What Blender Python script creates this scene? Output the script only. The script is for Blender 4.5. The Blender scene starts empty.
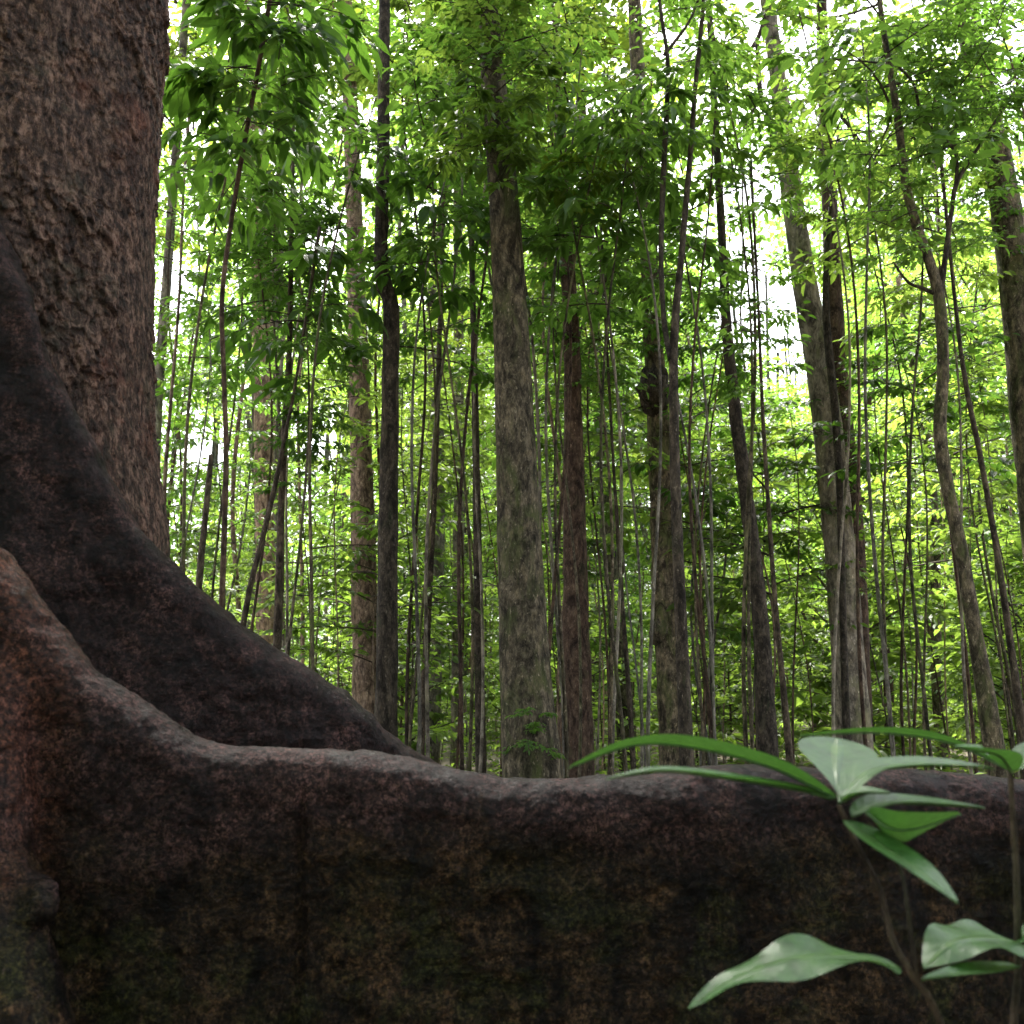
import bpy, math, random
import numpy as np
from mathutils import Vector

R = math.radians
scn = bpy.context.scene
COL = scn.collection
rng = np.random.default_rng(7)

# ------------------------------------------------------------------ camera model (photo pixel -> point in the place)
CAM_H, PITCH, F = 1.1, R(10.0), 1000.0
SP, CP = math.sin(PITCH), math.cos(PITCH)
def at(px, py, Y):
    dx, dy = (px - 512) / F, (512 - py) / F
    d = np.array([dx, CP - dy * SP, SP + dy * CP])
    return np.array([0, 0, CAM_H]) + d * (Y / d[1])
def project(p):
    q = np.asarray(p, float) - np.array([0, 0, CAM_H])
    fw = q[1] * CP + q[2] * SP
    up = -q[1] * SP + q[2] * CP
    return 512 + F * q[0] / fw, 512 - F * up / fw
def pix(w, Y):            # width in pixels -> metres at distance Y
    return w * Y / F

# ------------------------------------------------------------------ numpy noise
def _h(i, j, k, s):
    with np.errstate(over='ignore'):
        n = (i.astype(np.uint32) * np.uint32(374761393) + j.astype(np.uint32) * np.uint32(668265263)
             + k.astype(np.uint32) * np.uint32(2246822519) + np.uint32((s * 3266489917) & 0xffffffff))
        n = (n ^ (n >> np.uint32(13))) * np.uint32(1274126177)
        n = (n ^ (n >> np.uint32(15))) * np.uint32(2654435761)
        n = n ^ (n >> np.uint32(16))
    return n.astype(np.float64) / 4294967295.0
def vnoise(P, s=0):
    I = np.floor(P).astype(np.int64); f = P - I; f = f * f * (3 - 2 * f)
    o = 0
    for a in (0, 1):
        for b in (0, 1):
            for c in (0, 1):
                w = (f[:, 0] if a else 1 - f[:, 0]) * (f[:, 1] if b else 1 - f[:, 1]) * (f[:, 2] if c else 1 - f[:, 2])
                o = o + w * _h(I[:, 0] + a, I[:, 1] + b, I[:, 2] + c, s)
    return o * 2 - 1
def fbm(P, octaves=4, s=0, gain=0.5):
    o, amp, tot = 0, 1.0, 0
    for k in range(octaves):
        o = o + amp * vnoise(P * (2.0 ** k) + 17.3 * k, s + k); tot += amp; amp *= gain
    return o / tot
def worley(P, s=0):
    I = np.floor(P).astype(np.int64)
    f1 = np.full(len(P), 9.0); f2 = np.full(len(P), 9.0); cid = np.zeros(len(P)); dz = np.zeros(len(P))
    for a in (-1, 0, 1):
        for b in (-1, 0, 1):
            for c in (-1, 0, 1):
                i, j, k = I[:, 0] + a, I[:, 1] + b, I[:, 2] + c
                q = np.stack([i + _h(i, j, k, s), j + _h(i, j, k, s + 1), k + _h(i, j, k, s + 2)], 1)
                d = np.linalg.norm(P - q, axis=1)
                v = _h(i, j, k, s + 3)
                m = d < f1
                f2 = np.where(m, f1, np.minimum(f2, d)); cid = np.where(m, v, cid); dz = np.where(m, P[:, 2] - q[:, 2], dz); f1 = np.where(m, d, f1)
    return f1, f2, cid, dz
def sstep(a, b, x):
    t = np.clip((x - a) / (b - a), 0, 1); return t * t * (3 - 2 * t)

# ------------------------------------------------------------------ mesh helpers
class MB:
    def __init__(self): self.v, self.f, self.m, self.t, self.n = [], [], [], [], 0
    def add(self, V, faces, mat=0, tone=0.5):
        V = np.asarray(V, float)
        self.v.append(V)
        self.t.append(np.broadcast_to(np.asarray(tone, float), (len(V),)))
        for fa in faces:
            fa = np.asarray(fa)
            self.f.append(fa + self.n); self.m.append(np.full(len(fa), mat))
        self.n += len(V)
    def mesh(self, name, mats, smooth=True):
        V = np.concatenate(self.v); me = bpy.data.meshes.new(name)
        me.vertices.add(len(V)); me.vertices.foreach_set('co', V.ravel())
        ls = np.concatenate([f.ravel() for f in self.f]).astype(np.int32)
        tot = np.concatenate([np.full(len(f), f.shape[1]) for f in self.f]).astype(np.int32)
        st = (np.cumsum(tot) - tot).astype(np.int32)
        me.loops.add(len(ls)); me.loops.foreach_set('vertex_index', ls)
        me.polygons.add(len(tot)); me.polygons.foreach_set('loop_start', st); me.polygons.foreach_set('loop_total', tot)
        me.polygons.foreach_set('material_index', np.concatenate(self.m).astype(np.int32))
        me.polygons.foreach_set('use_smooth', np.full(len(tot), smooth))
        at_ = me.attributes.new('tone', 'FLOAT', 'POINT'); at_.data.foreach_set('value', np.concatenate(self.t).astype(np.float32))
        for m in mats: me.materials.append(m)
        me.update(); me.validate()
        return me
def obj(name, me, parent=None, loc=(0, 0, 0), color=None):
    o = bpy.data.objects.new(name, me); COL.objects.link(o); o.location = loc
    if parent is not None: o.parent = parent
    if color is not None: o.color = (*color, 1)
    return o
def tag(o, label=None, cat=None, group=None, kind=None):
    if label: o['label'] = label
    if cat: o['category'] = cat
    if group: o['group'] = group
    if kind: o['kind'] = kind
    return o
def crom(pts, per=6):
    P = np.asarray(pts, float)
    if len(P) < 3: return np.array([P[0] + (P[-1] - P[0]) * t for t in np.linspace(0, 1, per + 1)])
    E = np.vstack([2 * P[0] - P[1], P, 2 * P[-1] - P[-2]]); out = []
    for i in range(1, len(E) - 2):
        for t in np.arange(per) / per:
            a, b, c, d = E[i - 1], E[i], E[i + 1], E[i + 2]
            out.append(.5 * (2 * b + (c - a) * t + (2 * a - 5 * b + 4 * c - d) * t * t + (3 * b - 3 * c + d - a) * t ** 3))
    out.append(P[-1]); return np.array(out)
def tube(P, r, n=8, cap=True, rough=0.0, s=0):
    P = np.asarray(P, float); r = np.asarray(r, float); m = len(P)
    T = np.gradient(P, axis=0); T /= np.linalg.norm(T, axis=1)[:, None] + 1e-9
    ref = np.array([1.0, 0, 0]) if abs(T[0][0]) < .8 else np.array([0, 1.0, 0])
    A = ref[None] - (T @ ref)[:, None] * T; A /= np.linalg.norm(A, axis=1)[:, None]
    B = np.cross(T, A)
    th = np.arange(n) * 2 * np.pi / n
    V = P[:, None] + r[:, None, None] * (np.cos(th)[None, :, None] * A[:, None] + np.sin(th)[None, :, None] * B[:, None])
    V = V.reshape(-1, 3)
    if rough:
        C = np.repeat(P, n, 0); rr = np.repeat(r, n)[:, None]
        D = V - C
        k = rough * (fbm(V / (rr * 1.1) * np.array([1, 1, .35]), 3, s) + .6 * vnoise(V / (rr * .35) * np.array([1, 1, .4]), s + 9))
        V = C + D * (1 + k[:, None])
    i = np.arange(m - 1)[:, None] * n; j = np.arange(n)[None]
    q = np.stack([i + j, i + (j + 1) % n, i + n + (j + 1) % n, i + n + j], -1).reshape(-1, 4)
    faces = [q]
    if cap:
        c = len(V); V = np.vstack([V, P[0] - T[0] * r[0] * .3, P[-1] + T[-1] * r[-1] * .5])
        jj = np.arange(n)
        faces.append(np.stack([(jj + 1) % n, jj, np.full(n, c)], 1))
        faces.append(np.stack([(m - 1) * n + jj, (m - 1) * n + (jj + 1) % n, np.full(n, c + 1)], 1))
    return V, faces
def nrm(v): return v / (np.linalg.norm(v, axis=-1, keepdims=True) + 1e-9)
def leaf_geo(P, A, N, L, W, fine=True, curv=.25, fold=.16):
    """many leaves at once: base P, axis A, upper normal N, length L, width W"""
    A = nrm(A); S = nrm(np.cross(N, A)); N = np.cross(A, S)
    if fine:
        t = np.array([[0, 0, 0], [.32, 0, 0], [.68, 0, 0], [1, 0, 0], [.28, .46, 1], [.66, .40, 1], [.28, -.46, 1], [.66, -.40, 1]])
        tri = np.array([[0, 1, 4], [2, 3, 5], [0, 6, 1], [2, 7, 3]]); quad = np.array([[1, 2, 5, 4], [1, 6, 7, 2]])
    else:
        t = np.array([[0, 0, 0], [.45, .5, 1], [1, 0, 0], [.45, -.5, 1]])
        tri = np.array([[0, 2, 1], [0, 3, 2]]); quad = None
    k = len(t); n = len(P)
    V = (P[:, None] + A[:, None] * (t[None, :, 0, None] * L[:, None, None]) + S[:, None] * (t[None, :, 1, None] * W[:, None, None])
         + N[:, None] * ((t[None, :, 2] * fold * W[:, None] - curv * t[None, :, 0] ** 2 * L[:, None])[..., None]))
    off = (np.arange(n) * k)[:, None, None]
    faces = [(off + tri[None]).reshape(-1, 3)]
    if quad is not None: faces.append((off + quad[None]).reshape(-1, 4))
    return V.reshape(-1, 3), faces, k

# ------------------------------------------------------------------ materials
def newmat(name):
    m = bpy.data.materials.new(name); m.use_nodes = True
    nt = m.node_tree; nt.nodes.clear()
    out = nt.nodes.new('ShaderNodeOutputMaterial')
    return m, nt, out
def node(nt, t, **kw):
    n = nt.nodes.new(t)
    for k, v in kw.items():
        if k in n.inputs.keys() if isinstance(k, str) else False: n.inputs[k].default_value = v
        else: setattr(n, k, v)
    return n
def ramp(nt, stops, interp='LINEAR'):
    n = nt.nodes.new('ShaderNodeValToRGB'); cr = n.color_ramp; cr.interpolation = interp
    while len(cr.elements) < len(stops): cr.elements.new(.5)
    for e, (p, c) in zip(cr.elements, stops):
        e.position = p; e.color = (*c, 1) if len(c) == 3 else c
    return n
def noise(nt, scale, vec=None, detail=4, rough=.6, dist=0):
    n = nt.nodes.new('ShaderNodeTexNoise'); n.inputs['Scale'].default_value = scale
    n.inputs['Detail'].default_value = detail; n.inputs['Roughness'].default_value = rough; n.inputs['Distortion'].default_value = dist
    if vec is not None: nt.links.new(vec, n.inputs['Vector'])
    return n
def mixc(nt, fac, a, b, mode='MIX'):
    n = nt.nodes.new('ShaderNodeMix'); n.data_type = 'RGBA'; n.blend_type = mode
    for v, k in ((fac, 0), (a, 6), (b, 7)):
        if isinstance(v, (int, float)): n.inputs[k].default_value = v
        elif isinstance(v, tuple): n.inputs[k].default_value = (*v, 1)
        else: nt.links.new(v, n.inputs[k])
    return n.outputs[2]
def leaf_mat(name, dark, light, trans, gloss=.42, tw=.5):
    m, nt, out = newmat(name); L = nt.links.new
    a = node(nt, 'ShaderNodeAttribute', attribute_name='tone')
    oi = nt.nodes.new('ShaderNodeObjectInfo')
    c = mixc(nt, a.outputs['Fac'], dark, light); c = mixc(nt, 1.0, c, oi.outputs['Color'], 'MULTIPLY')
    tc = mixc(nt, a.outputs['Fac'], tuple(x * .72 for x in trans), trans); tc = mixc(nt, 1.0, tc, oi.outputs['Color'], 'MULTIPLY')
    p = node(nt, 'ShaderNodeBsdfPrincipled'); p.inputs['Roughness'].default_value = gloss; p.inputs['Specular IOR Level'].default_value = .25 if name != 'leaf_plant' else .5
    L(c, p.inputs['Base Color'])
    if name == 'leaf_plant':
        tcn = nt.nodes.new('ShaderNodeTexCoord'); nn = noise(nt, 60, tcn.outputs['Object'], 5, .7); rn = ramp(nt, [(.35, (.55, .6, .5)), (.5, (1, 1, 1)), (.68, (1.5, 1.35, 1.1))]); L(nn.outputs[0], rn.inputs[0])
        L(mixc(nt, 1.0, c, rn.outputs[0], 'MULTIPLY'), p.inputs['Base Color'])
        bb = nt.nodes.new('ShaderNodeBump'); bb.inputs['Strength'].default_value = .6; bb.inputs['Distance'].default_value = .004
        mh = node(nt, 'ShaderNodeMath', operation='MULTIPLY_ADD'); L(nn.outputs[0], mh.inputs[0]); mh.inputs[1].default_value = .5; L(a.outputs['Fac'], mh.inputs[2])
        L(mh.outputs[0], bb.inputs['Height']); L(bb.outputs[0], p.inputs['Normal'])
    t = nt.nodes.new('ShaderNodeBsdfTranslucent'); L(tc, t.inputs['Color'])
    mx = nt.nodes.new('ShaderNodeMixShader'); mx.inputs[0].default_value = tw
    L(p.outputs[0], mx.inputs[1]); L(t.outputs[0], mx.inputs[2]); L(mx.outputs[0], out.inputs['Surface'])
    return m
def bark_mat(name, dark, mid, light, moss, mossamt=.55, scale=14, bump=.5):
    m, nt, out = newmat(name); L = nt.links.new
    tc = nt.nodes.new('ShaderNodeTexCoord'); oi = nt.nodes.new('ShaderNodeObjectInfo')
    mp = nt.nodes.new('ShaderNodeMapping'); L(tc.outputs['Object'], mp.inputs['Vector'])
    mp.inputs['Scale'].default_value = (1, 1, .45)
    mult = node(nt, 'ShaderNodeVectorMath', operation='SCALE'); L(oi.outputs['Random'], mult.inputs['Scale']); mult.inputs[0].default_value = (31, 17, 23)
    ad = node(nt, 'ShaderNodeVectorMath', operation='ADD'); L(mp.outputs[0], ad.inputs[0]); L(mult.outputs[0], ad.inputs[1])
    v = ad.outputs[0]
    n1 = noise(nt, scale, v, 8, .78); r1 = ramp(nt, [(.38, dark), (.5, mid), (.61, light)]); L(n1.outputs[0], r1.inputs[0])
    n2 = noise(nt, scale * .33, v, 5, .65, .6); r2 = ramp(nt, [(mossamt - .06, (0, 0, 0)), (mossamt + .1, (1, 1, 1))]); L(n2.outputs[0], r2.inputs[0])
    c = mixc(nt, r2.outputs[0], r1.outputs[0], moss)
    n3 = noise(nt, scale * 2.6, v, 4, .7); r3 = ramp(nt, [(.60, (0, 0, 0)), (.70, (1, 1, 1))]); L(n3.outputs[0], r3.inputs[0])
    c = mixc(nt, r3.outputs[0], c, tuple(min(1, x * 1.6 + .03) for x in light))
    n5 = noise(nt, scale * .5, v, 6, .75, 1.2); r5 = ramp(nt, [(.40, (.35, .33, .32)), (.50, (1, 1, 1)), (.62, (1.35, 1.3, 1.2))]); L(n5.outputs[0], r5.inputs[0])
    c = mixc(nt, 1.0, c, r5.outputs[0], 'MULTIPLY')
    # hue of one whole trunk
    vr = ramp(nt, [(0, (.7, .72, .74)), (1, (1.25, 1.18, 1.1))]); L(oi.outputs['Random'], vr.inputs[0])
    c = mixc(nt, 1.0, c, vr.outputs[0], 'MULTIPLY')
    p = node(nt, 'ShaderNodeBsdfPrincipled'); p.inputs['Roughness'].default_value = .85; p.inputs['Specular IOR Level'].default_value = .15; L(c, p.inputs['Base Color'])
    b = nt.nodes.new('ShaderNodeBump'); b.inputs['Strength'].default_value = bump; b.inputs['Distance'].default_value = .02
    n4 = noise(nt, scale * 3, v, 6, .75); L(n4.outputs[0], b.inputs['Height']); L(b.outputs[0], p.inputs['Normal'])
    L(p.outputs[0], out.inputs['Surface'])
    return m
M = {}
M['leaf'] = leaf_mat('leaf_green', (.016, .049, .010), (.052, .112, .019), (.165, .315, .036))
M['leaf_lime'] = leaf_mat('leaf_lime', (.028, .064, .012), (.078, .128, .022), (.225, .345, .045), tw=.55)
M['leaf_plant'] = leaf_mat('leaf_plant', (.022, .080, .016), (.09, .17, .05), (.085, .215, .03), gloss=.40, tw=.3)
M['twig'] = bark_mat('twig_bark', (.02, .016, .012), (.035, .028, .02), (.06, .05, .035), (.04, .045, .02), .6, 20, .2)
M['mossy'] = bark_mat('bark_mossy', (.020, .017, .013), (.080, .066, .046), (.175, .145, .105), (.066, .074, .03), .54, 22, 1)
M['pink'] = bark_mat('bark_pinkish', (.075, .053, .043), (.17, .12, .094), (.28, .21, .17), (.11, .10, .055), .62, 25, .6)
M['dark'] = bark_mat('bark_dark', (.018, .014, .011), (.045, .035, .027), (.095, .075, .058), (.03, .034, .018), .62, 26, .6)
M['red'] = bark_mat('bark_redbrown', (.022, .013, .010), (.055, .035, .026), (.10, .07, .052), (.045, .043, .024), .6, 25, .7)
M['grey'] = bark_mat('bark_grey', (.055, .048, .042), (.135, .12, .10), (.23, .205, .175), (.10, .108, .055), .58, 15, .6)

def root_mat():
    m, nt, out = newmat('root_bark'); L = nt.links.new
    g = nt.nodes.new('ShaderNodeNewGeometry'); v = g.outputs['Position']
    n1 = noise(nt, 9, v, 8, .72, .4); r1 = ramp(nt, [(.36, (.0065, .004, .004)), (.5, (.030, .0175, .0165)), (.64, (.090, .053, .048))]); L(n1.outputs[0], r1.inputs[0])
    # olive and red-brown bark low on the plank, a black algae stain along its shoulder
    sx = nt.nodes.new('ShaderNodeSeparateXYZ'); L(v, sx.inputs[0])
    n2 = noise(nt, 4.5, v, 7, .7, .6)
    wz = node(nt, 'ShaderNodeMath', operation='MULTIPLY_ADD'); L(n2.outputs[0], wz.inputs[0]); wz.inputs[1].default_value = .55; L(sx.outputs[2], wz.inputs[2])
    st = nt.nodes.new('ShaderNodeMapRange'); st.inputs[1].default_value = 1.16; st.inputs[2].default_value = 1.02; L(wz.outputs[0], st.inputs[0])
    n2b = noise(nt, 14, v, 6, .7, .3); r2 = ramp(nt, [(.38, (.0065, .0042, .0026)), (.5, (.032, .0205, .0105)), (.62, (.075, .048, .026))]); L(n2b.outputs[0], r2.inputs[0])
    # rain streaks that ran down the plank
    ms = nt.nodes.new('ShaderNodeMapping'); ms.inputs['Scale'].default_value = (9, 9, 1.1); L(v, ms.inputs['Vector'])
    n2c = noise(nt, 1, ms.outputs[0], 5, .7, .4); r2c = ramp(nt, [(.38, (.22, .2, .22)), (.52, (1, 1, 1)), (.66, (1.4, 1.35, 1.2))]); L(n2c.outputs[0], r2c.inputs[0])
    low = mixc(nt, 1.0, r2.outputs[0], r2c.outputs[0], 'MULTIPLY')
    c = mixc(nt, st.outputs[0], r1.outputs[0], low)
    # moss and algae, only on the damp lower face
    mr = nt.nodes.new('ShaderNodeMapRange'); mr.inputs[1].default_value = .84; mr.inputs[2].default_value = .66; L(sx.outputs[2], mr.inputs[0])
    n3 = noise(nt, 5.5, v, 7, .7, .6); r3 = ramp(nt, [(.49, (0, 0, 0)), (.60, (.8, .8, .8))]); L(n3.outputs[0], r3.inputs[0])
    mm = node(nt, 'ShaderNodeMath', operation='MULTIPLY'); L(mr.outputs[0], mm.inputs[0]); L(r3.outputs[0], mm.inputs[1])
    c = mixc(nt, mm.outputs[0], c, (.029, .034, .010))
    # lighter, redder bark towards the fluted end at the left
    ml = nt.nodes.new('ShaderNodeMapRange'); ml.inputs[1].default_value = -.78; ml.inputs[2].default_value = -.90; L(sx.outputs[0], ml.inputs[0])
    n5 = noise(nt, 6, v, 6, .7, .4); r5 = ramp(nt, [(.36, (0, 0, 0)), (.56, (1, 1, 1))]); L(n5.outputs[0], r5.inputs[0])
    m5 = node(nt, 'ShaderNodeMath', operation='MULTIPLY'); L(ml.outputs[0], m5.inputs[0]); L(r5.outputs[0], m5.inputs[1])
    my = nt.nodes.new('ShaderNodeMapRange'); my.inputs[1].default_value = 2.12; my.inputs[2].default_value = 1.96; L(sx.outputs[1], my.inputs[0])
    m6 = node(nt, 'ShaderNodeMath', operation='MULTIPLY'); L(m5.outputs[0], m6.inputs[0]); L(my.outputs[0], m6.inputs[1]); m5 = m6
    c = mixc(nt, m5.outputs[0], c, (.10, .042, .025))
    # pale lichen specks
    n4 = noise(nt, 95, v, 3, .8); r4 = ramp(nt, [(.60, (0, 0, 0)), (.70, (1, 1, 1))]); L(n4.outputs[0], r4.inputs[0])
    m4 = node(nt, 'ShaderNodeMath', operation='MULTIPLY'); L(r4.outputs[0], m4.inputs[0]); m4.inputs[1].default_value = .55
    c = mixc(nt, m4.outputs[0], c, (.082, .060, .056))
    # granular surface: crumbs of dark and pale bark
    n8 = noise(nt, 90, v, 7, .9); r8 = ramp(nt, [(.40, (.07, .065, .07)), (.5, (.55, .52, .53)), (.60, (2.6, 2.25, 2.2))]); L(n8.outputs[0], r8.inputs[0])
    c = mixc(nt, 1.0, c, r8.outputs[0], 'MULTIPLY')
    p = node(nt, 'ShaderNodeBsdfPrincipled'); L(c, p.inputs['Base Color']); p.inputs['Specular IOR Level'].default_value = .14
    rr = ramp(nt, [(.38, (.36,) * 3), (.62, (.66,) * 3)]); L(n1.outputs[0], rr.inputs[0]); L(rr.outputs[0], p.inputs['Roughness'])
    b = nt.nodes.new('ShaderNodeBump'); b.inputs['Strength'].default_value = 1.0; b.inputs['Distance'].default_value = .02
    n6 = noise(nt, 75, v, 7, .78); L(n6.outputs[0], b.inputs['Height'])
    b2 = nt.nodes.new('ShaderNodeBump'); b2.inputs['Strength'].default_value = 1; b2.inputs['Distance'].default_value = .05
    n7 = noise(nt, 24, v, 8, .8, .5); L(n7.outputs[0], b2.inputs['Height']); L(b2.outputs[0], b.inputs['Normal'])
    L(b.outputs[0], p.inputs['Normal']); L(p.outputs[0], out.inputs['Surface'])
    return m
M['root'] = root_mat()
def trunk_mat():
    m, nt, out = newmat('flaky_bark'); L = nt.links.new
    g = nt.nodes.new('ShaderNodeNewGeometry'); v = g.outputs['Position']
    a = node(nt, 'ShaderNodeAttribute', attribute_name='tone')
    mp = nt.nodes.new('ShaderNodeMapping'); mp.inputs['Scale'].default_value = (1, 1, .5); L(v, mp.inputs['Vector'])
    n1 = noise(nt, 40, mp.outputs[0], 8, .75, .3); r1 = ramp(nt, [(.39, (.010, .0056, .0042)), (.5, (.056, .031, .022)), (.61, (.20, .125, .093))]); L(n1.outputs[0], r1.inputs[0])
    n2 = noise(nt, 2.6, v, 6, .7, .6); r2 = ramp(nt, [(.57, (0, 0, 0)), (.68, (.8, .8, .8))]); L(n2.outputs[0], r2.inputs[0])
    red = ramp(nt, [(.38, (.03, .011, .0075)), (.62, (.14, .054, .034))]); L(n1.outputs[0], red.inputs[0])
    c = mixc(nt, r2.outputs[0], r1.outputs[0], red.outputs[0])
    n3 = noise(nt, 3.7, v, 8, .75, .4); r3 = ramp(nt, [(.53, (0, 0, 0)), (.66, (1, 1, 1))]); L(n3.outputs[0], r3.inputs[0])
    m3 = node(nt, 'ShaderNodeMath', operation='MULTIPLY'); L(r3.outputs[0], m3.inputs[0]); m3.inputs[1].default_value = .6
    c = mixc(nt, m3.outputs[0], c, (.062, .056, .036))
    # every bark plate has its own brown
    pr = ramp(nt, [(0, (.62, .58, .58)), (.5, (1, 1, 1)), (1, (1.4, 1.3, 1.28))]); L(a.outputs['Fac'], pr.inputs[0])
    c = mixc(nt, 1.0, c, pr.outputs[0], 'MULTIPLY')
    p = node(nt, 'ShaderNodeBsdfPrincipled'); p.inputs['Roughness'].default_value = .72; p.inputs['Specular IOR Level'].default_value = .18; L(c, p.inputs['Base Color'])
    b = nt.nodes.new('ShaderNodeBump'); b.inputs['Strength'].default_value = 1; b.inputs['Distance'].default_value = .02
    n4 = noise(nt, 60, v, 7, .8); L(n4.outputs[0], b.inputs['Height']); L(b.outputs[0], p.inputs['Normal'])
    L(p.outputs[0], out.inputs['Surface'])
    return m
M['trunk'] = trunk_mat()
def ground_mat():
    m, nt, out = newmat('leaf_litter'); L = nt.links.new
    g = nt.nodes.new('ShaderNodeNewGeometry'); v = g.outputs['Position']
    vo = nt.nodes.new('ShaderNodeTexVoronoi'); vo.inputs['Scale'].default_value = 14; L(v, vo.inputs['Vector'])
    r = ramp(nt, [(.1, (.035, .022, .014)), (.5, (.075, .05, .03)), (.9, (.13, .09, .05))]); L(vo.outputs['Color'], r.inputs[0])
    n = noise(nt, 1.2, v, 5); c = mixc(nt, n.outputs[0], r.outputs[0], (.045, .04, .02))
    p = node(nt, 'ShaderNodeBsdfPrincipled'); p.inputs['Roughness'].default_value = .9; L(c, p.inputs['Base Color'])
    b = nt.nodes.new('ShaderNodeBump'); b.inputs['Strength'].default_value = .8; b.inputs['Distance'].default_value = .04
    L(vo.outputs['Distance'], b.inputs['Height']); L(b.outputs[0], p.inputs['Normal'])
    L(p.outputs[0], out.inputs['Surface'])
    return m
M['ground'] = ground_mat()

# ------------------------------------------------------------------ crown prototypes (origin at the foot of the crown)
def make_crown(name, seed, H, Rr, nb, ntw, lpt, L0, mat, fine=True, droop=.35, elev=(.15, .8), wl=.42, prof=None, spread=.9):
    r = np.random.default_rng(seed); mb = MB(); P, A, N, LL, TT = [], [], [], [], []
    for b in range(nb):
        t = (b + r.random()) / nb; z = H * t; az = b * 2.399963 + r.normal() * .5
        prf = prof(t) if prof else (.55 + .9 * t - 1.05 * t * t) * 1.25
        ln = Rr * prf * (.6 + .55 * r.random())
        e = elev[0] + (elev[1] - elev[0]) * t + r.normal() * .15
        d = np.array([math.cos(az) * math.cos(e), math.sin(az) * math.cos(e), math.sin(e)])
        side = np.array([-math.sin(az), math.cos(az), 0])
        s = np.linspace(0, 1, 6)
        bp = np.array([0, 0, z]) + d * (s * ln)[:, None] + side * (np.sin(s * 3 + r.random() * 6) * .06 * ln)[:, None] - np.array([0, 0, 1]) * (droop * s ** 2 * ln * .5)[:, None]
        rad = max(.0035, .011 * ln)
        V, fc = tube(bp, np.linspace(rad, rad * .35, 6), 4, cap=False); mb.add(V, fc, 1)
        btone = r.random()
        for k in range(ntw + 1):
            last = k == ntw
            u = .25 + .72 * (k + .3 * r.random()) / max(1, ntw) if not last else .8
            u = min(u, .97); x = u * 5; i = min(4, int(x)); p0 = bp[i] + (bp[i + 1] - bp[i]) * (x - i); bd = nrm(bp[i + 1] - bp[i])
            sg = (1 if k % 2 else -1) if not last else 0
            td = nrm(bd * (.75 if not last else 1) + side * sg * spread + np.array([0, 0, r.normal() * .22]))
            tl = ln * (.42 * (1.15 - u) + .12) * (.7 + .6 * r.random()) if not last else ln * .3
            p1 = p0 + td * tl - np.array([0, 0, .18 * tl * droop * 2])
            V, fc = tube(np.array([p0, (p0 + p1) / 2 + np.array([0, 0, .04 * tl]), p1]), [rad * .4, rad * .3, rad * .18], 3, cap=False); mb.add(V, fc, 1)
            n = max(2, int(lpt * (.6 + .8 * r.random())))
            ts = nrm(np.cross(np.array([0, 0, 1.0]), td))
            for q in range(n):
                w = (q + .5) / n; sgn = 1 if q % 2 else -1
                fin = q == n - 1
                P.append(p0 + (p1 - p0) * (w if not fin else 1))
                A.append(td * (.55 if not fin else 1) + ts * sgn * (.85 if not fin else 0) + np.array([0, 0, -droop * .6 - .3 * r.random() * droop]) + r.normal(size=3) * .18)
                N.append(np.array([0, 0, 1.0]) + r.normal(size=3) * .38)
                LL.append(L0 * (.65 + .6 * r.random()))
                TT.append(np.clip(.55 * r.random() + .45 * btone, 0, 1))
    P, A, N, LL, TT = map(np.array, (P, A, N, LL, TT))
    V, fc, k = leaf_geo(P, A, N, LL, LL * wl * (.85 + .3 * r.random(len(LL))), fine)
    mb.add(V, fc, 0, np.repeat(TT, k))
    return mb.mesh(name, [M[mat], M['twig']], smooth=False)
flat = lambda t: .75 + .25 * math.sin(t * 3.1)
CR = {
 'sap': [make_crown('sapling_crown', 10 + i, 1.5, .95, 11, 7, 6, .125, 'leaf', True, .35, (.0, .6)) for i in range(4)],
 'lime': [make_crown('lime_crown', 20 + i, 1.6, 1.0, 14, 7, 6, .12, 'leaf_lime', True, .3, (.0, .7)) for i in range(3)],
 'big': [make_crown('large_leaf_crown', 30 + i, 1.3, .8, 8, 4, 5, .24, 'leaf', True, .55, (.0, .5), .36) for i in range(3)],
 'tall': [make_crown('tree_crown', 40 + i, 6.0, 2.6, 20, 7, 7, .22, 'leaf', False, .3, (.1, .8), .45) for i in range(3)],
 'tall_lime': [make_crown('tree_crown_lime', 50 + i, 6.0, 2.6, 20, 7, 7, .22, 'leaf_lime', False, .3, (.1, .8), .45) for i in range(3)],
 'col': [make_crown('understory_crown', 60 + i, 5.0, 1.15, 32, 7, 7, .125, 'leaf', False, .35, (-.1, .5), .45, flat) for i in range(3)],
 'col_lime': [make_crown('understory_crown_lime', 70 + i, 5.0, 1.15, 32, 7, 7, .12, 'leaf_lime', False, .35, (-.1, .5), .45, flat) for i in range(3)],
 'shrub': [make_crown('shrub_foliage', 80 + i, 1.0, .6, 16, 7, 7, .085, 'leaf_lime', True, .3, (.2, 1.1), .42, flat) for i in range(3)],
}
SPRAY = [make_crown('leafy_spray', 90 + i, .25, .8, 4, 7, 7, .115, 'leaf', True, .35, (-.1, .3), .4, lambda t: .9) for i in range(3)]

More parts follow.
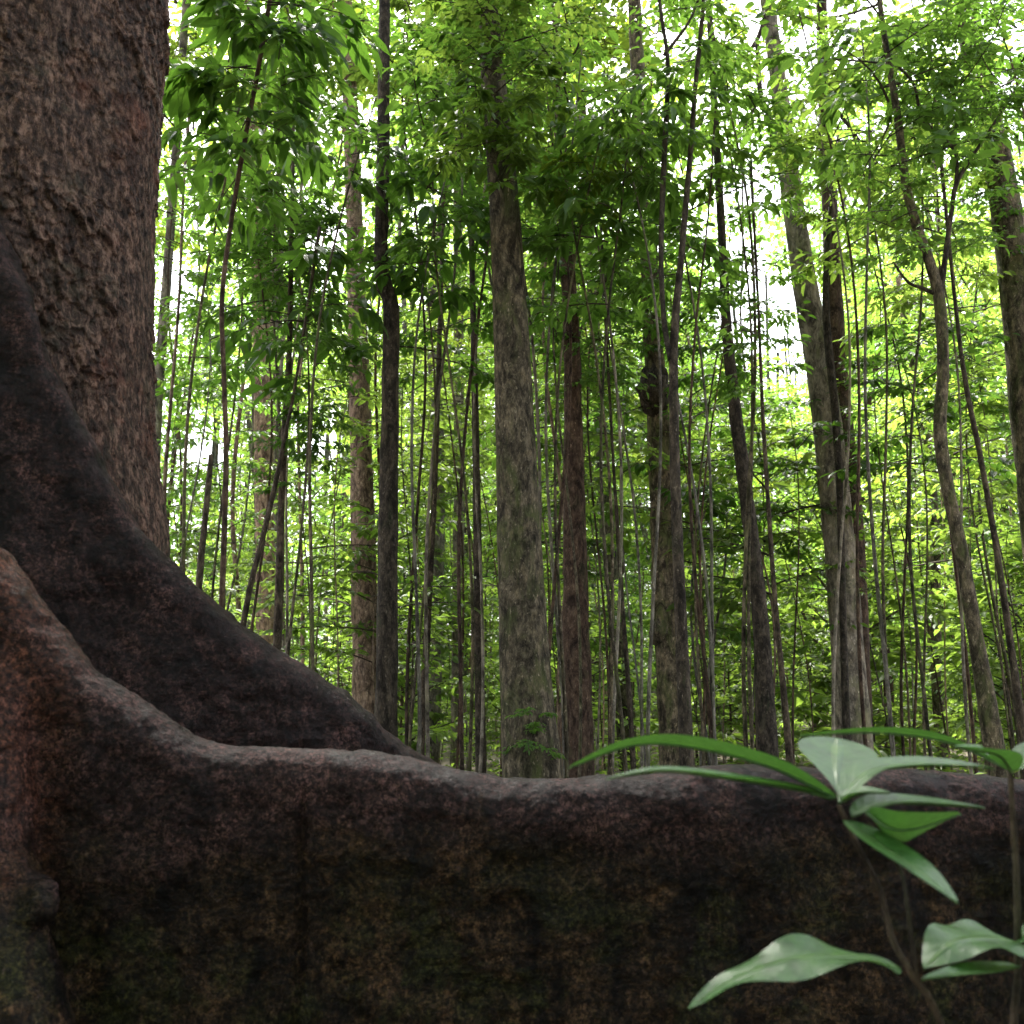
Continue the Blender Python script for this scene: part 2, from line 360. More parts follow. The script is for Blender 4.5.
# ------------------------------------------------------------------ trees
def empty(name, loc):
    o = bpy.data.objects.new(name, None); COL.objects.link(o); o.location = loc; o.empty_display_size = .2
    return o
def trunk_mesh(name, pts, rad, mat, n=14, rough=.06, per=6, s=0):
    P = crom(pts, per); rr = crom(np.stack([rad, rad, rad], 1), per)[:, 0]
    V, fc = tube(P, np.maximum(rr, .002), n, True, rough, s); mb = MB(); mb.add(V, fc, 0)
    return mb.mesh(name, [M[mat]])
def add_crown(root, name, me, rel, sc=1, rz=None, color=None):
    o = obj(name, me, root, rel, color); o.scale = (sc, sc, sc); o.rotation_euler.z = rng.random() * 6.28 if rz is None else rz
    return o
def pick(kind): return CR[kind][int(rng.integers(len(CR[kind])))]
TONES = {'n': (1, 1, 1), 'd': (.66, .74, .62), 'b': (1.25, 1.15, .9), 'y': (1.5, 1.15, .7)}  # clump tints; d is a darker green with backlit shade put into it

def traced(name, label, cat, Y, line, mat, height=13.0, top=None, crown='tall', csc=1.05, n=16, rough=.07, group=None):
    """a trunk that follows the photograph's trunk at its own distance; carried down to the soil and up to its crown"""
    pts = [at(px, py, Y) for px, py, w in line][::-1]; rad = [pix(w, Y) / 2 for px, py, w in line][::-1]
    d = pts[0] - pts[1]; d = d / abs(d[2]); z0 = pts[0][2]
    foot = pts[0] + d * (z0 + .1) * np.array([.6, 0, 1])
    if z0 > .05: pts = [foot] + pts; rad = [rad[0] * (1.25 if rad[0] > .06 else 1.1)] + rad
    if top is None:
        u = pts[-1] - pts[-2]; u = u / max(.05, u[2]); u[0] = np.clip(u[0], -.3, .3)
        while pts[-1][2] < height:
            stp = min(2.5, height - pts[-1][2] + .01)
            u[0] *= .75
            pts.append(pts[-1] + u * stp + np.array([rng.normal() * .04, rng.normal() * .04, 0])); rad.append(max(.012, rad[-1] * .9))
    base = np.array([pts[0][0], pts[0][1], 0])
    root = empty(name, base); tag(root, label, cat, group)
    rel = [p - base for p in pts]
    obj('trunk', trunk_mesh('trunk', rel, rad, mat, n, rough, 8, int(rng.integers(999))), root)
    if crown and top is None:
        add_crown(root, 'crown', pick(crown), rel[-1] - np.array([0, 0, 3.0 * csc]), csc)
    return root, base
def branch(root, base, Y, line, mat='dark', name='branch', n=8):
    pts = [at(px, py, Y) - base for px, py, w in line]; rad = [pix(w, Y) / 2 for px, py, w in line]
    return obj(name, trunk_mesh(name, pts, rad, mat, n, .08, 6, 3), root)
def spray(root, base, px, py, Y, sc, kind=None, color=(1, 1, 1), name='leafy_branch', rz=None):
    me = SPRAY[int(rng.integers(3))] if kind is None else pick(kind)
    return add_crown(root, name, me, at(px, py, Y) - base, sc, rz, color)

ANCH = []   # (short name, x at py 600)
def T(short, *a, **k):
    line = a[4]; xs = np.interp(600, [l[1] for l in line], [l[0] for l in line]); ANCH.append((short, float(xs)))
    return traced(*a, **k)

T('grey-green pole', 'forest_tree', 'slim grey-green pole tree rising right beside the huge flaky trunk', 'tree', 12,
  [(186, 0, 8), (176, 150, 9), (166, 290, 10), (156, 420, 12), (150, 560, 13)], 'grey')
traced('sapling', 'very thin pale stem just right of the huge flaky trunk, above its root', 'sapling', 7,
  [(184, 180, 3), (179, 300, 3), (171, 400, 3.5), (165, 480, 4), (163, 570, 4)], 'pink', 5.5, crown='sap', csc=.5)
r_, b_ = traced('sapling', 'thin upright stem with big drooping oval leaves hanging beside the huge trunk', 'sapling', 5,
  [(270, 0, 5), (258, 70, 5), (243, 150, 5), (230, 230, 5), (222, 300, 5), (224, 380, 5), (226, 460, 5.5), (222, 600, 6)], 'red', 5.5, crown='big', csc=.5)
for px, py, s in ((262, 85, .72), (245, 140, .68), (268, 40, .7), (232, 200, .5)): spray(r_, b_, px, py, 5, s, 'big', TONES['d'])
r_, b_ = traced('dead_sapling', 'snapped dark stub of a stem, broken off at half height left of the pink trunk', 'dead sapling', 6,
  [(211, 455, 5), (208, 490, 6), (204, 530, 6), (199, 585, 7)], 'dark', top='broken')
T('pink-grey trunk', 'forest_tree', 'pinkish grey trunk half hidden by leaves, just left of a dark thin stem', 'tree', 13,
  [(252, 0, 17), (258, 130, 19), (263, 300, 22), (266, 450, 24), (269, 640, 26)], 'pink')
T('grey neighbour', 'forest_tree', 'slim grey trunk touching the pinkish grey trunk on its right', 'tree', 14,
  [(284, 0, 9), (280, 200, 10), (277, 340, 11), (274, 500, 12), (271, 640, 13)], 'grey')
r_, b_ = T('dark thin stem', 'sapling', 'dark thin stem standing in front of the pinkish grey trunk', 'sapling', 7,
  [(293, 150, 4), (291, 260, 5), (289, 360, 6), (284, 440, 7), (280, 540, 7), (277, 640, 8)], 'dark', 6, crown='sap', csc=.7)
for px, py, s in ((290, 330, .6), (288, 300, .5), (284, 490, .35)): spray(r_, b_, px, py, 7, s, 'sap', TONES['d'])
for px, py in ((300, 455), (322, 460)): spray(r_, b_, px, py, 6.8, .28, 'big', TONES['d'])
traced('sapling', 'dark slanting stem leaning from the back root up to the right', 'sapling', 6.4,
  [(296, 380, 3), (284, 440, 4), (274, 490, 5), (261, 545, 5.5), (244, 620, 6)], 'dark', 4.2, crown='sap', csc=.45)
r_, b_ = T('pinkish brown trunk', 'forest_tree', 'straight pinkish brown trunk left of the dark smooth one', 'tree', 10,
  [(345, 0, 15), (348, 60, 16), (352, 150, 17), (357, 300, 20), (361, 450, 23), (364, 580, 26), (367, 690, 28)], 'pink')
for px, py, s in ((350, 110, .5), (356, 190, .45), (360, 340, .45)): spray(r_, b_, px, py, 9.7, s, None, TONES['n'])
T('dark kinked trunk', 'forest_tree', 'dark smooth trunk with a slight kink, right of the pinkish brown trunk', 'tree', 6.5,
  [(385, -40, 12), (384, 60, 13), (383, 160, 14), (381, 250, 15), (384, 285, 17), (391, 308, 17), (390, 400, 18), (388, 550, 20), (386, 730, 23)], 'dark', rough=.1)
r_, b_ = T('thin leaning stem', 'sapling', 'thin dark stem leaning slightly right, first one right of the dark kinked trunk', 'sapling', 9,
  [(448, 100, 4), (441, 290, 5), (436, 450, 5.5), (429, 600, 6.5), (421, 740, 8)], 'dark', 9, crown='sap', csc=1)
T('grey-brown pole', 'forest_tree', 'grey-brown pole tree between two thin dark stems left of the mossy trunk', 'tree', 15,
  [(457, 60, 9), (458, 230, 10), (459, 450, 11), (458, 620, 12), (457, 770, 14)], 'grey')
r_, b_ = T('upright dark stem', 'sapling', 'straight dark stem just left of the thick mossy centre trunk', 'sapling', 9,
  [(468, 100, 5), (471, 220, 6), (475, 400, 7), (478, 580, 9), (481, 775, 11)], 'dark', 9, crown='sap', csc=1)
r_, b_ = T('mossy centre trunk', 'forest_tree', 'thick mossy grey-brown trunk in the middle, rising behind the front root', 'tree', 6,
  [(484, -40, 23), (488, 20, 25), (495, 100, 28), (504, 200, 32), (511, 330, 37), (516, 450, 41), (520, 560, 45), (526, 680, 51), (533, 785, 60)], 'mossy', 15, n=40, rough=.045)
for px, py, s, k in ((505, 190, .38, 'big'), (535, 130, .38, 'big'), (468, 150, .36, 'big'), (496, 150, .55, 'lime'), (480, 95, .6, 'sap'), (512, 60, .65, 'lime'), (500, 20, .65, 'sap')): spray(r_, b_, px, py, 5.6, s, k, (1.0, .88, .72) if k == 'big' else (.9, .9, .85))
spray(r_, b_, 526, 745, 5.7, .3); spray(r_, b_, 540, 720, 5.7, .25)
r_, b_ = T('dark red-brown trunk', 'forest_tree', 'dark red-brown trunk just right of the mossy centre trunk', 'tree', 8,
  [(556, 60, 12), (563, 180, 14), (571, 330, 17), (574, 480, 21), (576, 620, 27), (577, 780, 36)], 'red', rough=.12)
T('mossy pale pole', 'forest_tree', 'pale moss-flecked pole with a dark wiry stem climbing beside it', 'tree', 14,
  [(590, 250, 11), (600, 420, 13), (610, 560, 15), (622, 680, 18), (629, 770, 20)], 'mossy')
traced('liana', 'wiry dark stem running up the right side of the pale moss-flecked pole', 'vine', 8,
  [(612, 440, 3), (617, 520, 4), (622, 600, 4.5), (628, 680, 5), (633, 760, 5.5)], 'dark', 5, crown='sap', csc=.5)
r_, b_ = T('knobbly brown trunk', 'forest_tree', 'brown trunk with a dark burl and a lump bulging on its left side', 'tree', 9,
  [(633, -30, 14), (636, 40, 15), (641, 120, 16), (648, 250, 18), (655, 370, 21), (661, 480, 25), (667, 600, 29), (673, 690, 31), (679, 780, 36)], 'mossy', rough=.1, n=20)
def burl(root, base, px, py, Y, rx, rz_, mat='dark', name='burl', s=0):
    th, ph = np.meshgrid(np.linspace(0, 2 * np.pi, 24, endpoint=False), np.linspace(0, np.pi, 14))
    D = np.stack([np.cos(th) * np.sin(ph), np.sin(th) * np.sin(ph), np.cos(ph)], -1).reshape(-1, 3)
    V = D * (1 + .7 * fbm(D * 2.6, 5, s, .65)[:, None]) * np.array([rx, rx, rz_])
    i = np.arange(13)[:, None] * 24; j = np.arange(24)[None]
    q = np.stack([i + j, i + 24 + j, i + 24 + (j + 1) % 24, i + (j + 1) % 24], -1).reshape(-1, 4)
    mb = MB(); mb.add(V + (at(px, py, Y) - base), [q]); return obj(name, mb.mesh(name, [M[mat]]), root)
burl(r_, b_, 655, 392, 8.93, .14, .24, 'dark', s=4); burl(r_, b_, 661, 632, 8.95, .10, .12, 'mossy', s=8)
for px, py, s in ((640, 330, .5), (650, 300, .55), (610, 350, .45)): spray(r_, b_, px, py, 8.7, s, 'sap', TONES['d'])
r_, b_ = T('forked dark sapling', 'sapling', 'tall dark sapling that splits into two whippy stems, in front of the knobbly trunk', 'sapling', 5.5,
  [(704, -30, 4), (701, 30, 5), (695, 90, 5), (689, 170, 6), (681, 260, 7), (674, 345, 9), (675, 470, 10.5), (680, 600, 12), (686, 740, 14)], 'dark', 6.5, crown='sap', csc=.5)
branch(r_, b_, 5.5, [(671, 360, 7), (664, 320, 5.5), (661, 250, 5.5), (664, 160, 6), (668, 70, 5), (662, 20, 4), (655, -30, 4)])
branch(r_, b_, 5.5, [(664, 55, 4), (676, 40, 4), (690, 20, 3), (702, -10, 3)])
for px, py, s in ((662, 165, .4), (690, 110, .35), (640, 180, .35)): spray(r_, b_, px, py, 5.5, s, 'big', TONES['n'])
r_, b_ = T('dark curved trunk', 'forest_tree', 'dark slender trunk bowing left as it rises, right of the forked sapling', 'tree', 7.5,
  [(712, 60, 7), (717, 150, 8), (722, 240, 9), (727, 330, 11), (734, 400, 13), (743, 470, 14), (753, 550, 15), (762, 640, 17), (767, 750, 21)], 'dark', rough=.1)
r_, b_ = T('wiry dark stem', 'sapling', 'wiry dark stem close to the right of the dark bowing trunk', 'sapling', 7,
  [(758, 300, 3), (763, 420, 4), (768, 500, 4.5), (775, 600, 5), (788, 740, 7)], 'dark', 5, crown='sap', csc=.6)
r_, b_ = T('leaning grey trunk', 'forest_tree', 'big grey trunk leaning left with dark branches near the top edge, vine on it', 'tree', 9,
  [(764, -40, 15), (770, 20, 16), (779, 90, 18), (791, 190, 22), (806, 290, 26), (820, 370, 28), (831, 460, 30), (839, 540, 31), (847, 640, 32), (855, 750, 35)], 'grey', 15, n=24, rough=.07)
branch(r_, b_, 8.9, [(769, 5, 7), (757, 40, 5), (740, 60, 4), (722, 68, 3)])
branch(r_, b_, 8.8, [(757, 38, 5), (759, 80, 6), (762, 98, 6), (771, 125, 5), (771, 158, 4)])
branch(r_, b_, 8.8, [(762, 96, 4), (752, 112, 4), (744, 128, 3)])
branch(r_, b_, 8.8, [(778, 10, 4), (800, 18, 4), (840, 16, 3), (880, 4, 3)])
for px, py, s in ((725, 70, .5), (745, 125, .5), (771, 150, .55), (800, 30, .5), (850, 20, .5), (760, 215, .5)): spray(r_, b_, px, py, 8.7, s, None, TONES['n'])
r_, b_ = T('straight dark-footed trunk', 'forest_tree', 'straight trunk, dark red-brown at its foot, behind the leaning grey trunk', 'tree', 9.6,
  [(820, -40, 12), (823, 60, 13), (829, 190, 16), (834, 300, 18), (841, 400, 19), (850, 480, 20), (856, 580, 21), (861, 750, 24)], 'red', 15)
branch(r_, b_, 9.4, [(832, 104, 5), (848, 125, 4), (864, 148, 4), (880, 172, 4)])
traced('liana', 'thin dark vine hugging the front of the leaning grey trunk', 'vine', 8.6,
  [(832, 190, 4), (826, 270, 6), (827, 330, 8), (835, 410, 8), (840, 500, 7), (843, 620, 7), (847, 740, 8)], 'dark', top='ends')
r_, b_ = T('crooked sapling', 'sapling', 'crooked sapling with a dark side branch forking up right, near the right edge', 'sapling', 6,
  [(876, -40, 5), (882, 20, 6), (890, 70, 7), (898, 120, 8), (906, 185, 9), (918, 230, 10), (933, 272, 11), (940, 305, 12), (943, 370, 12), (940, 430, 13), (948, 490, 13), (961, 550, 13), (976, 640, 15), (994, 745, 19)], 'mossy', 7, crown='sap', csc=.9)
branch(r_, b_, 6, [(939, 305, 8), (945, 260, 6), (951, 215, 5.5), (956, 185, 5), (970, 160, 4), (990, 130, 3.5), (1014, 92, 3)])
branch(r_, b_, 6, [(955, 190, 4), (957, 165, 4), (953, 148, 4), (935, 132, 4), (921, 115, 3.5), (914, 85, 3), (898, 66, 3)])
branch(r_, b_, 6, [(936, 294, 5), (922, 288, 4), (908, 282, 3), (893, 262, 2)])
for px, py, s in ((960, 140, .5), (985, 105, .5), (1000, 110, .5), (925, 120, .45), (895, 265, .4), (945, 170, .4)): spray(r_, b_, px, py, 5.9, s, 'sap', TONES['n'])
r_, b_ = T('slanting thin stem', 'sapling', 'thin stem slanting right between the crooked sapling and the thick right-edge trunk', 'sapling', 7,
  [(955, 300, 4), (966, 385, 5), (980, 455, 5.5), (995, 540, 6), (1010, 640, 7), (1022, 730, 8)], 'dark', 6, crown='sap', csc=.6)
r_, b_ = T('right-edge trunk', 'forest_tree', 'thick grey trunk leaning left at the right edge of the picture', 'tree', 8,
  [(960, -40, 24), (968, 20, 25), (980, 90, 27), (999, 170, 30), (1016, 280, 34), (1028, 400, 36), (1038, 490, 38), (1058, 680, 42)], 'mossy', 14, n=24)
for px, py, s in ((1005, 130, .5), (1010, 250, .45)): spray(r_, b_, px, py, 7.7, s, 'sap', TONES['d'])

# ------------------------------------------------------------------ saplings and poles that fill the depth of the forest
PEND = []   # pending labels: (root, kind, x at py 600)
ORD = ['first', 'second', 'third', 'fourth', 'fifth', 'sixth', 'seventh', 'eighth', 'ninth', 'tenth', 'eleventh', 'twelfth']
def stem_tree(name, x, Y, H, r0, mat, crowns, lean=(0, 0), wob=.05, n=8):
    """a free standing slim tree; crowns = [(part, mesh, height, scale, colour)]"""
    zz = np.linspace(0, H, 7); ph = rng.random(4) * 6.28
    px_ = lean[0] * zz + wob * np.sin(zz * .9 + ph[0]) * zz / max(H, 1) ; py_ = lean[1] * zz + wob * np.sin(zz * .8 + ph[1]) * zz / max(H, 1)
    pts = np.stack([px_, py_, zz - .08 * (zz == 0)], 1); rad = r0 * (1 - .62 * zz / H)
    root = empty(name, (x, Y, 0))
    obj('trunk', trunk_mesh('trunk', pts, rad, mat, n, .06, 4, int(rng.integers(999))), root)
    for part, me, z, sc, col in crowns:
        rel = (np.interp(z, zz, px_), np.interp(z, zz, py_), z)
        add_crown(root, part, me, rel, sc, None, col)
    xm = np.interp(min(H, 1.1 + Y * .088), zz, px_) + x
    zc = crowns[0][2] + .6 * crowns[0][3]; pyc = project((x, Y, zc))[1]
    lvl = 'crown high' if pyc < 260 else 'crown midway' if pyc < 480 else 'crown low'
    PEND.append((root, 512 + F * xm / (Y * 1.0), Y, ('light-green' if 'lime' in crowns[0][1].name else 'deep-green', lvl)))
    return root

GAPS = [(332, 240, 26, 34), (325, 440, 30, 26), (797, 330, 30, 75), (742, 300, 26, 60), (765, 190, 24, 22), (950, 75, 26, 36), (1008, 60, 22, 30),
        (1000, 200, 20, 26), (650, 140, 26, 24), (160, 60, 14, 30), (175, 290, 14, 40), (205, 455, 16, 30),]
def in_gap(px, py, r=0):
    return any(((px - a) / (c + r)) ** 2 + ((py - b) / (e + r)) ** 2 < 1 for a, b, c, e in GAPS)
# leaf clumps seen in the photograph: (px, py, distance, size, kind, tone)
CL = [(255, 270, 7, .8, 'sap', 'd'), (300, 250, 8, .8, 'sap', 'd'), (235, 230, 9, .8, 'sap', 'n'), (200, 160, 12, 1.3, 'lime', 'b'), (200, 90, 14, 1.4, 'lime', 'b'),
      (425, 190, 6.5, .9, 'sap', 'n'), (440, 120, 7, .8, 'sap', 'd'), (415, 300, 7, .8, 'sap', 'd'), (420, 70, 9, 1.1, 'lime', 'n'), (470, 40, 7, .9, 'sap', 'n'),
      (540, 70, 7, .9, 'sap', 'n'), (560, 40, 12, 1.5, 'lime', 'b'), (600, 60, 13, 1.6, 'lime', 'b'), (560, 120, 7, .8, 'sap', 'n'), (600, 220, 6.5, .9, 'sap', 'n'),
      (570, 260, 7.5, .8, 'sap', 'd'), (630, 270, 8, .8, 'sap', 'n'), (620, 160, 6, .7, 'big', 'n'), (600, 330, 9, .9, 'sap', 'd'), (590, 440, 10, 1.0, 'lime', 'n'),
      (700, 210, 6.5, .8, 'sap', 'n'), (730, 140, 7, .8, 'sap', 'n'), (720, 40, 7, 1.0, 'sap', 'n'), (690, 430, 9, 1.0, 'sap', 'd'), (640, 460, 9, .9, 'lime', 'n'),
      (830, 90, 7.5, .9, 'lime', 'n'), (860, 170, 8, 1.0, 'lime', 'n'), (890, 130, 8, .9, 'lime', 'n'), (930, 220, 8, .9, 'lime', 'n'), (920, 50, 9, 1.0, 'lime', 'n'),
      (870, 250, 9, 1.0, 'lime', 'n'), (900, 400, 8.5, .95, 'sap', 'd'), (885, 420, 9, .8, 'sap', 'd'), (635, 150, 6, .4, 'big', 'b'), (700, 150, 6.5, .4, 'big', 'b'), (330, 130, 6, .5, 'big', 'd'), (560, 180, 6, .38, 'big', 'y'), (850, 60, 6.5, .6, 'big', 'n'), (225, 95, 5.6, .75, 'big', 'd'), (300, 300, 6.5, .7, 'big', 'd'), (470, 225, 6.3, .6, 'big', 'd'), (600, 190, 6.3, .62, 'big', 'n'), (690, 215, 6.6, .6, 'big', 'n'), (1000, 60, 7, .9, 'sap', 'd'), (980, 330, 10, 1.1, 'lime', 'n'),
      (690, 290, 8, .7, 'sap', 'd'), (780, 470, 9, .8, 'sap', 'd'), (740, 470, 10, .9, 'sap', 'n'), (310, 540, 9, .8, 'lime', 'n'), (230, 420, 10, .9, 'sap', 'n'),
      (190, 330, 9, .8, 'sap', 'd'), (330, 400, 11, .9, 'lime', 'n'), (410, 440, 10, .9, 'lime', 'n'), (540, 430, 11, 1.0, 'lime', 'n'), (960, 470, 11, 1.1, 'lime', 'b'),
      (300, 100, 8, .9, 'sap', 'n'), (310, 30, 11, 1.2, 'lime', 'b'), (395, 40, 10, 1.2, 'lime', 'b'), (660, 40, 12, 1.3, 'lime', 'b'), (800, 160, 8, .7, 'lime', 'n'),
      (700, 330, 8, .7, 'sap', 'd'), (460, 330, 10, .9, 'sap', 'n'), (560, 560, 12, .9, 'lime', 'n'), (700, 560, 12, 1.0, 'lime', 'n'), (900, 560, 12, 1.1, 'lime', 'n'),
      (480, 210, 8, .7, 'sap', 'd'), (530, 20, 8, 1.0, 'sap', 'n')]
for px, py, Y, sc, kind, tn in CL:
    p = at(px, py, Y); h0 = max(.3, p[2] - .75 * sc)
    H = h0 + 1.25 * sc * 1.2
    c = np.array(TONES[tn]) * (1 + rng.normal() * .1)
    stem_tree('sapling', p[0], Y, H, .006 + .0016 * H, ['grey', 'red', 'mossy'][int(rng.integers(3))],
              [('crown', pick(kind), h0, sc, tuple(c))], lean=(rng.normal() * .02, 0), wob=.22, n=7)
r7 = np.random.default_rng(77)
for q in range(70):
    px, py, Y = 170 + 850 * r7.random(), 230 + 440 * r7.random(), 9 + 9 * r7.random()
    if in_gap(px, py, 25): continue
    p = at(px, py, Y); sc = .55 + .45 * r7.random(); h0 = p[2] - .75 * sc
    if h0 < .25: continue
    c = np.array(TONES['ndnb'[int(r7.integers(4))]]) * (1 + r7.normal() * .12)
    stem_tree('sapling', p[0], Y, h0 + 1.45 * sc, .005 + .0014 * h0, ['grey', 'pink', 'mossy', 'red'][int(r7.integers(4))], [('crown', pick('lime' if r7.random() < .5 else 'sap'), h0, sc, tuple(c))], lean=(r7.normal() * .035, 0), wob=.3, n=7)
n_near = len(PEND)

# slim forest poles, placed with a minimum spacing
spots = []
def free(x, Y, dmin):
    for a, b in spots:
        if (a - x) ** 2 + (b - Y) ** 2 < dmin ** 2: return False
    return True
tries = 0
while len(spots) < 190 and tries < 20000:
    tries += 1
    Y = 11 + 36 * rng.random() ** .8; x = (rng.random() * 2 - 1) * (Y * .58 + 1)
    if x < -.36 * Y and rng.random() < .7: continue
    if free(x, Y, 1.0 + Y * .015): spots.append((x, Y))
for x, Y in spots:
    H = 9 + 11 * rng.random() if Y > 20 else 6 + 8 * rng.random()
    lim = rng.random() < .55; k = 'tall_lime' if lim else 'tall'; k2 = 'col_lime' if lim else 'col'
    col = tuple(np.array(TONES['n']) * (.8 + .5 * rng.random()))
    cr = [('crown', pick(k2 if Y < 20 else k), max(2.5, H - 5.2), 1.0 if Y < 20 else .9 + .3 * rng.random(), col)]
    cz = [project((x, Y, cr[0][2] + q)) for q in (1.0, 2.5, 4.0)]
    if any(in_gap(a, b, 900 / Y) for a, b in cz):
        cr = [('crown', pick(k2), max(2.5, H - 3.2), .6, col)]
        if any(in_gap(*project((x, Y, cr[0][2] + q)), 500 / Y) for q in (.6, 1.5, 2.4)): continue
    zl = max(.4, rng.random() * 2.5)
    sl = .8 + .4 * rng.random()
    if any(in_gap(*project((x, Y, zl + q * sl)), 600 / Y) for q in (.8, 2.2, 3.6)): zl, sl = .3, .45
    cr.append(('lower_foliage', pick(k2), zl, sl, tuple(np.array(col) * 1.05)))
    if H > 9 and rng.random() < .5:
        z = 3 + rng.random() * (H - 9)
        if not any(in_gap(*project((x, Y, z + q)), 500 / Y) for q in (.5, 2, 3.5)): cr.append(('lower_foliage', pick(k2), z, .65 + .3 * rng.random(), col))
    mat = ['grey', 'mossy', 'pink', 'red', 'dark'][int(rng.choice(5, p=[.30, .32, .20, .14, .04]))]
    stem_tree('forest_tree', x, Y, H, (.025 + .075 * rng.random() ** 1.6) * (1 + .01 * Y), mat, cr, lean=(rng.normal() * .02, rng.normal() * .01), wob=.3, n=8)

# very thin bare-stemmed pole saplings, pale, many of them
for i in range(75):
    Y = 9 + 17 * rng.random(); x = (rng.random() * 2 - 1) * Y * .55
    if x < -.35 * Y: x = abs(x) * rng.random()
    H = 4.5 + 5 * rng.random()
    if in_gap(*project((x, Y, H - .5)), 700 / Y): H = max(3.0, H - 2.5)
    if in_gap(*project((x, Y, H - .5)), 600 / Y): continue
    k = 'lime' if rng.random() < .6 else 'sap'
    stem_tree('sapling', x, Y, H, .010 + .016 * rng.random(), ['grey', 'pink', 'mossy', 'red'][int(rng.integers(4))],
              [('crown', pick(k), H - 1.3, .7 + .4 * rng.random(), tuple(np.ones(3) * (.6 + .6 * rng.random())))], lean=(rng.normal() * .035, 0), wob=.35, n=7)

# understory shrubs
for i in range(85):
    Y = 11.5 + 18 * rng.random(); x = (rng.random() * 2 - 1) * Y * .55
    if x < -.33 * Y: x = abs(x)
    sc = .9 + 1.5 * rng.random(); c = tuple(np.array([1, 1, 1]) * (.8 + .7 * rng.random()))
    root = empty('shrub', (x, Y, 0))
    zz = np.linspace(-.05, .95 * sc, 4); pts = np.stack([.02 * np.sin(zz * 5), .02 * np.cos(zz * 4), zz], 1)
    obj('stem', trunk_mesh('stem', pts, [.012 * sc, .01 * sc, .008 * sc, .004 * sc], 'dark', 6, 0, 3), root)
    add_crown(root, 'foliage', pick('shrub'), (0, 0, .12 * sc), sc, None, c)
    PEND.append((root, 512 + F * x / Y, Y, ('', '')))

# labels that single each one out by the traced trunks it stands between
ANCH.sort(key=lambda a: a[1])
def gap_words(x):
    k = sum(1 for a in ANCH if a[1] < x)
    if k == 0: return f"left of the {ANCH[0][0]}"
    if k == len(ANCH): return f"right of the {ANCH[-1][0]}"
    return f"between {ANCH[k-1][0]} and {ANCH[k][0]}"
buckets = {}
for root, x, Y, look in PEND:
    nm = root.name.split('.')[0]
    if nm == 'forest_tree' and Y > 17:
        g = gap_words(x); tag(root, f"far slim pale tree deep in the wood {g}", 'tree', f"far slim trees {g}"); continue
    if nm == 'shrub' and Y > 15:
        g = gap_words(x); tag(root, f"far low light-green shrub {g}", 'shrub', f"far low shrubs {g}"); continue
    buckets.setdefault((nm, gap_words(x), look if nm == 'sapling' else (look[0], '')), []).append((x, root))
for (nm, g, look), L_ in buckets.items():
    L_.sort(key=lambda q: q[0])
    kindw = {'sapling': f'{look[0]} sapling, {look[1]}', 'forest_tree': f'{look[0]} slim pole tree', 'shrub': 'low green shrub'}[nm]
    for j, (x, root) in enumerate(L_):
        o = f", {ORD[min(j, 11)]} from left" if len(L_) > 1 else ''
        tag(root, f"{kindw}{o} {g}", {'sapling': 'sapling', 'forest_tree': 'tree', 'shrub': 'shrub'}[nm],
            {'sapling': 'saplings of the understory', 'forest_tree': 'slim pole trees in the middle distance', 'shrub': 'low shrubs among the trunks'}[nm])

# ------------------------------------------------------------------ far wood (one mass) and ground cover
def far_wood():
    r = np.random.default_rng(5); mb = MB()
    n = 260000
    th = (r.random(n) * 2 - 1) * .95; rad = 48 + 26 * r.random(n)
    P = np.stack([np.sin(th) * rad, np.cos(th) * rad, 34 * r.random(n) ** 1.25], 1)
    d = fbm(P * np.array([.22, .22, .28]), 3, 11)
    d2 = fbm(P * .09 + 5, 2, 19)
    keep = d + .5 * d2 + .2 * r.random(n) > -.58 + .014 * P[:, 2]
    for q in np.nonzero(keep)[0]:
        if in_gap(*project(P[q]), 4) and r.random() < .975: keep[q] = False
    P = P[keep]; n = len(P)
    A = r.normal(size=(n, 3)); A[:, 2] -= .3; N = np.array([0, 0, 1.0]) + r.normal(size=(n, 3)) * .5
    L = .25 + .30 * r.random(n)
    V, fc, k = leaf_geo(P, A, N, L, L * .6, False); mb.add(V, fc, 0, np.repeat(np.clip(.5 + d[keep] + .3 * r.normal(size=n), 0, 1), k))
    for i in range(150):
        a = (r.random() * 2 - 1) * .9; q = 46 + 26 * r.random(); h = 18 + 12 * r.random(); ro = .08 + .14 * r.random()
        z = np.linspace(0, h, 5); pts = np.stack([math.sin(a) * q + .3 * np.sin(z * .2 + i), np.full(5, math.cos(a) * q), z], 1)
        V, fc = tube(pts, ro * (1 - .5 * z / h), 6); mb.add(V, fc, 1)
    return mb.mesh('far_wood', [M['leaf_lime'], M['grey']], False)
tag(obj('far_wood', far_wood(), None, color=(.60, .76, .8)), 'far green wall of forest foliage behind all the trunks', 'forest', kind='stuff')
def ground_cover():
    r = np.random.default_rng(6); mb = MB(); n = 90000
    Y = 3.2 + 42 * r.random(n) ** 1.1; x = (r.random(n) * 2 - 1) * (Y * .62 + 1)
    P = np.stack([x, Y, np.zeros(n)], 1); d = fbm(P * .8, 3, 3); keep = d + .3 * r.random(n) > .0
    P = P[keep]; n = len(P); hm = .35 + np.clip((P[:, 1] - 10) * .07, 0, 1.2) * np.clip(.5 + 1.6 * fbm(P * .45, 3, 23), 0, 1); P[:, 2] = .05 + hm * r.random(n) ** 1.4
    a = r.random(n) * 6.283; A = np.stack([np.cos(a), np.sin(a), .15 * r.normal(size=n)], 1); N = np.array([0, 0, 1.0]) + r.normal(size=(n, 3)) * .35
    L = .05 + .07 * r.random(n)
    V, fc, k = leaf_geo(P, A, N, L, L * .45, False); mb.add(V, fc, 0, np.repeat(r.random(n), k))
    return mb.mesh('ground_cover', [M['leaf_lime']], False)
